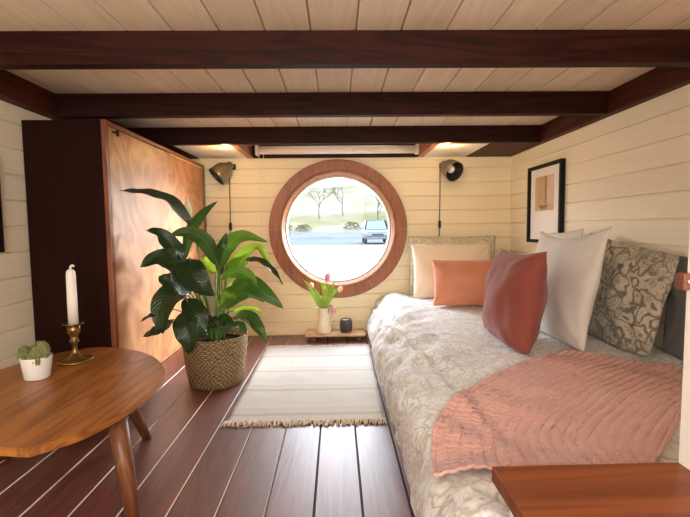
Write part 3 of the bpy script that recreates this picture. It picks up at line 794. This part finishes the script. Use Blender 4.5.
lm = bmesh.new(); uvl = lm.loops.layers.uv.new('UVMap')
st = bmesh.new()
def leaf(spine, wmax, twist, mi):
    n, m = 16, 6
    P = catmull(spine, n); rows = []
    base_n = Vector((0.1, -.80, .58))
    L = sum((b-a).length for a, b in zip(P, P[1:]))
    for i, p in enumerate(P):
        t = i/n
        d = (P[min(i+1, n)]-P[max(i-1, 0)]).normalized()
        nn = (base_n - d*base_n.dot(d)).normalized()
        nn = Matrix.Rotation(math.radians(twist), 3, d) @ nn
        s = d.cross(nn).normalized()
        w = wmax*.5*(math.sin(PI*min(1, t**.72*.97+.02))**.85)*(1 if t < .999 else 0)
        row = []
        for j in range(m+1):
            q = j/m*2-1
            row.append(lm.verts.new(p + s*q*w + nn*(abs(q)*w*.28 - .0) + nn*.003*math.sin(t*22+q*2)*abs(q)))
        rows.append(row)
    for i in range(n):
        for j in range(m):
            f = lm.faces.new((rows[i][j], rows[i][j+1], rows[i+1][j+1], rows[i+1][j])); f.material_index = mi
            for lp, (a, b) in zip(f.loops, ((i,j),(i,j+1),(i+1,j+1),(i+1,j))): lp[uvl].uv = (b/m, a/n*L/.3)
for k, (s0, P, w, tw, tone) in enumerate(LEAVES):
    P = [Vector(p) for p in P]
    leaf(P, w*.88, tw+random.uniform(-22,22)*(k > 1), tone)
    a = Vector(s0); a = Vector((PX+(a.x-PX)*.9, PY+random.uniform(-.05,.06), .205))
    d0 = (P[0]-P[1]).normalized()
    mid = a.lerp(P[0], .55) + Vector((0,0,.03))
    pts = catmull([a, mid, P[0], P[0].lerp(P[1], .3)], 12)
    tube(st, pts, [.0045-.0022*i/12 for i in range(13)], 6)
link('foliage', lm, LEAFM, pl, True)
link('stems', st, M['stem'], pl, True)
fl = link('flower', leaf and (lambda: (lathe(bmesh.new(), [(.001,0),(.010,.018),(.0155,.04),(.013,.065),(.006,.09),(.0005,.105)], (-.668,2.0,.800), (-.19,0,.98), 14)))(), M['spathe'], pl, True)
for v in fl.data.vertices: v.co.y = v.co.y*.6 + (2.0-PY)*.4
link('flower_stalk', tube(bmesh.new(), catmull([(-.667,2.0,.806),(-.645,2.03,.62),(-.62,2.06,.40),(-.604,2.08,.205)], 16), .003, 6), M['stem'], fl, True)

# ------------------------------------------------------------------ rug
rg = thing('rug', (-.127, 2.14, 0), 'off-white woven rug with fringed ends on the brown floor', 'rug')
bm = bmesh.new(); NX, NY = 30, 90
rx = lambda u, v: (-.432+(-.447+.432)*v)*(1-u) + (.178+(.192-.178)*v)*u
g = [[bm.verts.new((rx(i/NX, j/NY)+.004*N3(j*.15, i*.0, 3)*(1 if i in (0,NX) else 0), 1.625+1.035*j/NY, .0065+.003*N3(i*.2, j*.12, 5)+.0025*math.exp(-(((j/NY*1.035+.01)%.262-.13)/.012)**2))) for i in range(NX+1)] for j in range(NY+1)]
for j in range(NY):
    for i in range(NX): bm.faces.new((g[j][i], g[j][i+1], g[j+1][i+1], g[j+1][i]))
ro = link('woven_field', bm, M['rug'], rg, True)
md = ro.modifiers.new('t', 'SOLIDIFY'); md.thickness = .005; md.offset = -1
def fringe(y, dirn, ln):
    bm = bmesh.new()
    for k in range(150):
        x = -.434+.612*k/149 + random.uniform(-.003,.003)
        if dirn > 0: x = -.446+.636*k/149
        a = random.uniform(-.35,.35); l = ln*random.uniform(.6,1.15)
        pts = [(x, y, .006), (x+a*l*.5, y+dirn*l*.5, .009+random.uniform(0,.005)), (x+a*l+random.uniform(-.006,.006), y+dirn*l, .004)]
        tube(bm, pts, [.0036,.0032,.0015], 5)
    return bm
for y, dd, ln in ((1.627,-1,.042), (2.657,1,.03)):
    o = link('fringe', fringe(y, dd, ln), M['fringe'], rg, True)

# ------------------------------------------------------------------ little bench with jug, tulips and votive
sb = thing('low_bench', (0, 2.87, 0), 'small low pale wooden bench under the round window', 'bench')
link('board', B((-.215, 2.79, .034), (.182, 2.958, .048), .003), M['shelf'], sb)
for x in (-.17, .13):
    link('foot', B((x, 2.81, .0), (x+.02, 2.94, .034), .001), M['tleg'], sb)
for x in (-.185, .165): link('screw_cap', lathe(bmesh.new(), [(.006,0),(.006,.001),(0,.0012)], (x, 2.81, .048), n=10), M['metal_dark'], sb)
JX, JY, JZ = -.092, 2.865, .0485
jg = thing('jug', (JX, JY, JZ), 'cream ceramic jug holding pink tulips on the low bench', 'jug')
bm = lathe(bmesh.new(), [(0,0),(.050,0),(.053,.004),(.052,.02),(.046,.06),(.039,.11),(.0365,.145),(.040,.165),(.041,.168),(.038,.168),(.034,.145),(.036,.11),(.04,.07),(0,.06)], (JX,JY,JZ), n=36)
for v in bm.verts:
    if v.co.z > JZ+.150 and v.co.x < JX-.02: v.co.x -= .012*(v.co.z-JZ-.150)/.018
link('jug_body', bm, M['jug'], jg, True)
link('handle', tube(bmesh.new(), catmull([(JX+.036,JY-.004,JZ+.152),(JX+.060,JY-.012,JZ+.145),(JX+.064,JY-.012,JZ+.11),(JX+.044,JY-.006,JZ+.068)], 12), [.0055]*13, 8), M['jug'], jg, True)
def tulip(base, ctrl, head, ax, mt, lab, sz=1.0, leaves=()):
    t = thing('tulip', base, lab, 'flower', 'tulips in the jug')
    link('stem', tube(bmesh.new(), catmull([base, ctrl, head], 10), .0035, 6), M['stem'], t, True)
    bm = bmesh.new(); ax = Vector(ax).normalized(); s, u = frame_axes(ax)
    for k in range(6):
        a0 = PI*2*k/6; inn = .9 if k % 2 else 1.0
        rows = []
        for i in range(9):
            q = i/8; r = .018*sz*inn*math.sin(PI*min(1, q*.80+.12))**.7*(1 if q < .99 else .55); w = .62*math.sin(PI*min(1,(q*.86+.14)))
            row = []
            for j in range(5):
                a = a0+(j/4-.5)*2*w*1.05
                row.append(bm.verts.new(Vector(head)+ax*(q*.056*sz)+(s*math.cos(a)+u*math.sin(a))*r))
            rows.append(row)
        for p, q in zip(rows, rows[1:]):
            for j in range(4): bm.faces.new((p[j], p[j+1], q[j+1], q[j]))
    link('bloom', bm, mt, t, True)
    for (pts, w) in leaves:
        b2 = bmesh.new(); n = 12; P = catmull(pts, n); rows = []
        for i, p in enumerate(P):
            q = i/n; d = (P[min(i+1,n)]-P[max(i-1,0)]).normalized()
            nn = Vector((.2,-1,.3)); nn = (nn-d*nn.dot(d)).normalized(); sd = d.cross(nn)
            ww = w*.5*math.sin(PI*min(1, .12+q*.87))**.8*min(1, .15+q*2.2)
            rows.append([b2.verts.new(p+sd*ww*c+nn*(-abs(c)*ww*.4)) for c in (-1,-.5,0,.5,1)])
        for p, q in zip(rows, rows[1:]):
            for j in range(4): b2.faces.new((p[j], p[j+1], q[j+1], q[j]))
        link('leaf', b2, M['tul_leaf'], t, True)
jt = JZ+.10
tulip((-.087,2.865,jt), (-.082,2.86,.28), (-.070,2.85,.394), (.22,-.1,1), M['tulip'], 'tallest bright pink tulip pointing up from the middle of the jug', 1.1,
      [([(-.085,2.86,jt),(-.08,2.845,.27),(-.085,2.84,.36),(-.12,2.83,.392)], .04), ([(-.08,2.86,jt),(-.065,2.84,.25),(-.04,2.835,.33),(-.02,2.83,.392)], .036), ([(-.088,2.86,jt),(-.09,2.835,.25),(-.078,2.83,.32),(-.055,2.825,.375)], .038)])
tulip((-.075,2.882,jt), (-.062,2.880,.25), (.008,2.878,.318), (.55,0,.8), M['tulip_pale'], 'pale pink tulip leaning right out of the jug', .85,
      [([(-.08,2.878,jt),(-.066,2.884,.245),(-.025,2.888,.31),(.015,2.885,.352)], .030)])
tulip((-.10,2.86,jt), (-.118,2.855,.26), (-.165,2.845,.352), (-.35,-.1,.9), M['tulip_pale'], 'small half-hidden pale tulip at the left of the jug', .75,
      [([(-.105,2.865,jt),(-.125,2.85,.25),(-.165,2.85,.33),(-.222,2.85,.405)], .036), ([(-.10,2.86,jt),(-.115,2.84,.24),(-.135,2.835,.31),(-.16,2.83,.365)], .036)])
tulip((-.068,2.845,jt+.02), (-.048,2.825,.235), (-.034,2.805,.232), (.25,-.15,-.9), M['tulip'], 'drooping pink tulip hanging over the rim beside the jug handle', .9)
vo = thing('votive_holder', (.055, 2.865, JZ), 'dark grey ribbed glass votive holder on the low bench right of the jug', 'candle holder')
bm = lathe(bmesh.new(), [(0,0),(.030,0),(.037,.006),(.0405,.03),(.0405,.06),(.036,.082),(.0325,.088),(.0305,.086),(.034,.06),(.034,.03),(0,.02)], (.055,2.865,JZ), n=72)
for v in bm.verts:
    dx, dy = v.co.x-.055, v.co.y-2.865; a = math.atan2(dy, dx); r = math.hypot(dx, dy)
    if r > .035: 
        k = 1+.035*math.cos(a*18); v.co.x = .055+dx*k; v.co.y = 2.865+dy*k
link('ribbed_cup', bm, M['cup'], vo, True)
link('tealight', lathe(bmesh.new(), [(0,.080),(.030,.080),(.030,.03)], (.055,2.865,JZ), n=24), M['wax'], vo)

# ------------------------------------------------------------------ outside the window
def em(name, c1, c2, scale, rough=1):
    t = NT(name); f = t.noise(t.mapping((1,1,1)), scale, 6, .65, .4)
    t.bsdf(t.ramp(f, [(.42, c1), (.62, c2)]), rough, 0, None, Specular_IOR_Level=.1); return t.m
EX = 0.056
k_ = lambda c: tuple(v*EX for v in c)
M['snow'] = em('pale_gravel', k_((.86,.84,.66)), k_((1.35,1.33,1.28)), .30)
M['road'] = em('blue_grey_asphalt', k_((.38,.46,.53)), k_((.58,.67,.73)), .5)
M['hill'] = em('dry_grass_hill', k_((.66,.56,.15)), k_((1.15,1.08,.88)), .12)
M['bark'] = mat_plain('bare_bark', k_((.46,.36,.26)), .9)
M['bush'] = mat_plain('olive_bush', k_((.62,.52,.12)), .9, var=.4, scale=3)
M['car'] = mat_plain('blue_grey_car', k_((.30,.44,.58)), .5, var=.02)
M['carglass'] = mat_plain('car_glass', k_((.35,.55,.66)), .3, var=.02)
M['tyre'] = mat_plain('tyre', k_((.12,.12,.13)), .9)
M['headlight'] = mat_plain('headlight', k_((.9,.95,1)), .3)
GZ = -.5
def grid(x0, x1, y0, y1, nx, ny, f):
    bm = bmesh.new()
    g = [[bm.verts.new((x0+(x1-x0)*i/nx, y0+(y1-y0)*j/ny, f(x0+(x1-x0)*i/nx, y0+(y1-y0)*j/ny))) for i in range(nx+1)] for j in range(ny+1)]
    for j in range(ny):
        for i in range(nx): bm.faces.new((g[j][i], g[j][i+1], g[j+1][i+1], g[j+1][i]))
    return bm
struct(link('ground', grid(-60, 60, 3.3, 31, 30, 20, lambda x, y: GZ), M['snow']))
struct(link('road', grid(-80, 80, 31, 60, 30, 10, lambda x, y: GZ-.03+max(0,(y-45))*.05), M['road']))
def hz(x, y):
    t = (y-58)
    return GZ+.5+t*.155+1.6*N3(x*.04, y*.05, 3)*min(1, t/15) + (.02*(-x))*min(1, t/20)
struct(link('hill', grid(-90, 90, 58, 160, 60, 40, hz), M['hill'], None, True))
# parked car facing the window
CX0, CYY = 3.05, 32.0
car = thing('car', (CX0, CYY, GZ), 'pale blue car parked outside at right in the round window', 'car')
def car_body():
    bm = bmesh.new()
    secs = [(0,.45,.62,.78),(.06,.35,.9,.92),(.9,.33,1.02,.98),(1.15,.33,1.06,1.0),(4.0,.33,1.08,1.0),(4.3,.4,1.0,.92)]
    rows = []
    for y, z0, z1, w in secs:
        rows.append([bm.verts.new((CX0+w*a, CYY+y, GZ+z)) for a, z in ((-.92,z0),(-1,z0+.12),(-1,z1-.18),(-.88,z1),(.88,z1),(1,z1-.18),(1,z0+.12),(.92,z0))])
    for p, q in zip(rows, rows[1:]):
        for j in range(8): bm.faces.new((p[j], p[(j+1)%8], q[(j+1)%8], q[j]))
    bm.faces.new(rows[0]); bm.faces.new(rows[-1][::-1])
    r = bmesh.new
    cab_ = [(1.1,1.04,.90),(1.75,1.82,.72),(3.7,1.86,.74),(4.2,1.06,.9)]
    rows = [[bm.verts.new((CX0+w*a, CYY+y, GZ+z)) for a in (-1, 1)] for y, z, w in cab_]
    for p, q in zip(rows[1:], rows[2:]): bm.faces.new((p[0], p[1], q[1], q[0]))
    for s in (0, 1): bm.faces.new([r_[s] for r_ in rows])
    bmesh.ops.recalc_face_normals(bm, faces=bm.faces)
    return bm
link('body', car_body(), M['car'], car)
bm = bmesh.new(); bm.faces.new([bm.verts.new((CX0+x, CYY+y, GZ+z)) for x, y, z in ((-.80,1.13,1.08),(.80,1.13,1.08),(.66,1.70,1.77),(-.66,1.70,1.77))])
link('windscreen', bm, M['carglass'], car)
for s in (-1, 1):
    link('headlight', B((CX0+s*.62-.16, CYY-.02, GZ+.62), (CX0+s*.62+.16, CYY+.1, GZ+.78), .02), M['headlight'], car)
    link('wing_mirror', B((CX0+s*1.05-.09, CYY+1.3, GZ+1.08), (CX0+s*1.05+.09, CYY+1.42, GZ+1.24), .02), M['car'], car)
link('grille', B((CX0-.42, CYY-.015, GZ+.62), (CX0+.42, CYY+.06, GZ+.76), .01), M['tyre'], car)
link('bumper', B((CX0-.85, CYY-.06, GZ+.36), (CX0+.85, CYY+.1, GZ+.54), .03), M['car'], car)
for s in (-1, 1):
    for y in (.85, 3.4):
        link('wheel', lathe(bmesh.new(), [(0,-.1),(.30,-.1),(.34,-.06),(.34,.06),(.30,.1),(0,.1)], (CX0+s*.86, CYY+y, GZ+.34), (1,0,0), 24), M['tyre'], car)
def branch(bm, p, d, L, r, depth):
    q = p+d*L
    tube(bm, [p, p.lerp(q,.5)+Vector((random.uniform(-.05,.05)*L,0,random.uniform(-.04,.04)*L)), q], [r, r*.8, r*.6], 5, False)
    if depth:
        for _ in range(3 if depth > 1 else 4):
            a = Vector((random.uniform(-1,1), random.uniform(-.5,.5), random.uniform(-.15,.8)))
            branch(bm, p.lerp(q, random.uniform(.5,1)), (d*.6+a*.7).normalized(), L*random.uniform(.5,.75), r*.55, depth-1)
TREES = [(-10.5, 66, 6.5, 'slim bare tree at upper left in the round window'), (-3.0, 75, 7.0, 'bare tree left of centre on the hill seen through the round window'),
         (1.2, 78, 8.0, 'taller bare tree near the centre of the round window view'), (6.5, 70, 6.5, 'spreading bare tree at upper right in the round window'),
         (10.5, 80, 8.0, 'bare tree at far right on the hill seen through the round window')]
for x, y, L, lab in TREES:
    bm = bmesh.new(); z = hz(x, y)-.2
    branch(bm, Vector((x, y, z)), Vector((random.uniform(-.1,.1),0,1)).normalized(), L*.42, .15, 5)
    tag(link('bare_tree', bm, M['bark'], None, False, loc=(x, y, z)), lab, 'tree', 'bare trees outside')
for x, y, s, lab in ((-8.0, 61, 1.5, 'olive bush at left on the slope outside the round window'), (-4.6, 60, 1.0, 'low olive bush left of centre outside the round window'), (2.2, 62, 1.1, 'olive bush left above the parked car outside'), (6.2, 61, 1.4, 'olive bush right behind the parked car outside')):
    bm = bmesh.new()
    for _ in range(420):
        a = random.uniform(0, 2*PI); h = random.random()**.7; r = s*1.3*math.sqrt(random.random())*math.sqrt(max(.05, 1-h*h*.9))
        c = Vector((x+r*math.cos(a), y+r*math.sin(a)*.6, hz(x, y)-.1+h*s)); d = Vector((random.uniform(-1,1), random.uniform(-1,1), random.uniform(-.2,1))).normalized()
        u, w = frame_axes(d); q = s*.12
        bm.faces.new([bm.verts.new(c+u*q), bm.verts.new(c+w*q*.5), bm.verts.new(c-u*q), bm.verts.new(c-w*q*.5)])
    tag(link('bush', bm, M['bush'], None, False, loc=(x, y, hz(x, y))), lab, 'bush', 'olive bushes outside')

# ------------------------------------------------------------------ light
w = bpy.data.worlds.new('sky'); sc.world = w; w.use_nodes = True
nt = w.node_tree; bg = nt.nodes['Background']
tc = nt.nodes.new('ShaderNodeTexCoord'); sp = nt.nodes.new('ShaderNodeSeparateXYZ'); cr_ = nt.nodes.new('ShaderNodeValToRGB')
nt.links.new(tc.outputs['Generated'], sp.inputs[0]); nt.links.new(sp.outputs[2], cr_.inputs[0])
cr_.color_ramp.elements[0].color = (1,1,1,1); cr_.color_ramp.elements[1].color = (.66,.82,1,1)
cr_.color_ramp.elements[1].position = .8
nt.links.new(cr_.outputs[0], bg.inputs[0]); bg.inputs[1].default_value = 17.0
def area(name, loc, target, sx, sy, power, col, portal=False, spread=180):
    L = bpy.data.lights.new(name, 'AREA'); L.shape = 'RECTANGLE'; L.size = sx; L.size_y = sy; L.energy = power; L.color = col
    L.spread = math.radians(spread)
    o = bpy.data.objects.new(name, L); COL.objects.link(o); o.location = loc
    o.rotation_euler = (Vector(target)-Vector(loc)).to_track_quat('-Z', 'Y').to_euler()
    if portal: L.cycles.is_portal = True
    return o
area('window_portal', (WX, YB+.10, WZ), (WX, 0, WZ), .74, .74, 1, (1,1,1), True)
area('sky_fill_lamp', (0, 4.3, 1.9), (0, 2.4, .4), 2.2, 1.2, 48, (.86,.93,1), spread=130)  # lamp added outside above the window to strengthen the daylight indoors
area('outside_key_lamp', (1.25, 4.0, 1.22), (-.5, 2.45, .5), .7, .5, 80, (1,.96,.90), spread=110)  # unseen key lamp added outside, aimed through the window at plant and cabinet
area('rear_fill_lamp', (-.15, -.95, .95), (.4, 2.0, .75), 1.2, .7, 36, (1,.95,.87))  # added fill lamp behind the camera; the wall there has no window
for x in (-.645, .66):
    P = bpy.data.lights.new('spot_glow', 'POINT'); P.energy = 1.6; P.color = (1,.60,.22); P.shadow_soft_size = .015
    o = bpy.data.objects.new('spot_glow', P); COL.objects.link(o); o.location = (x, 2.575, ZP-.035)

# ------------------------------------------------------------------ camera
cam = bpy.data.cameras.new('camera'); co_ = bpy.data.objects.new('camera', cam); COL.objects.link(co_)
fw = Vector((.01855101,.99725096,-.07173832)); rt = Vector((.99975431,-.01937247,-.01077196)); up = rt.cross(fw)
co_.matrix_world = Matrix(((rt.x,up.x,-fw.x,0),(rt.y,up.y,-fw.y,0),(rt.z,up.z,-fw.z,.75),(0,0,0,1)))
cam.sensor_fit = 'HORIZONTAL'; cam.sensor_width = 36; cam.lens = 431.2*36/690
cam.clip_start = .02; cam.clip_end = 500
sc.camera = co_
sc.view_settings.view_transform = 'Standard'; sc.view_settings.look = 'None'; sc.view_settings.exposure = 0.12
sc.cycles.use_denoising = True
sc.cycles.max_bounces = 10; sc.cycles.diffuse_bounces = 6; sc.cycles.transparent_max_bounces = 12
sc.cycles.sample_clamp_indirect = 8
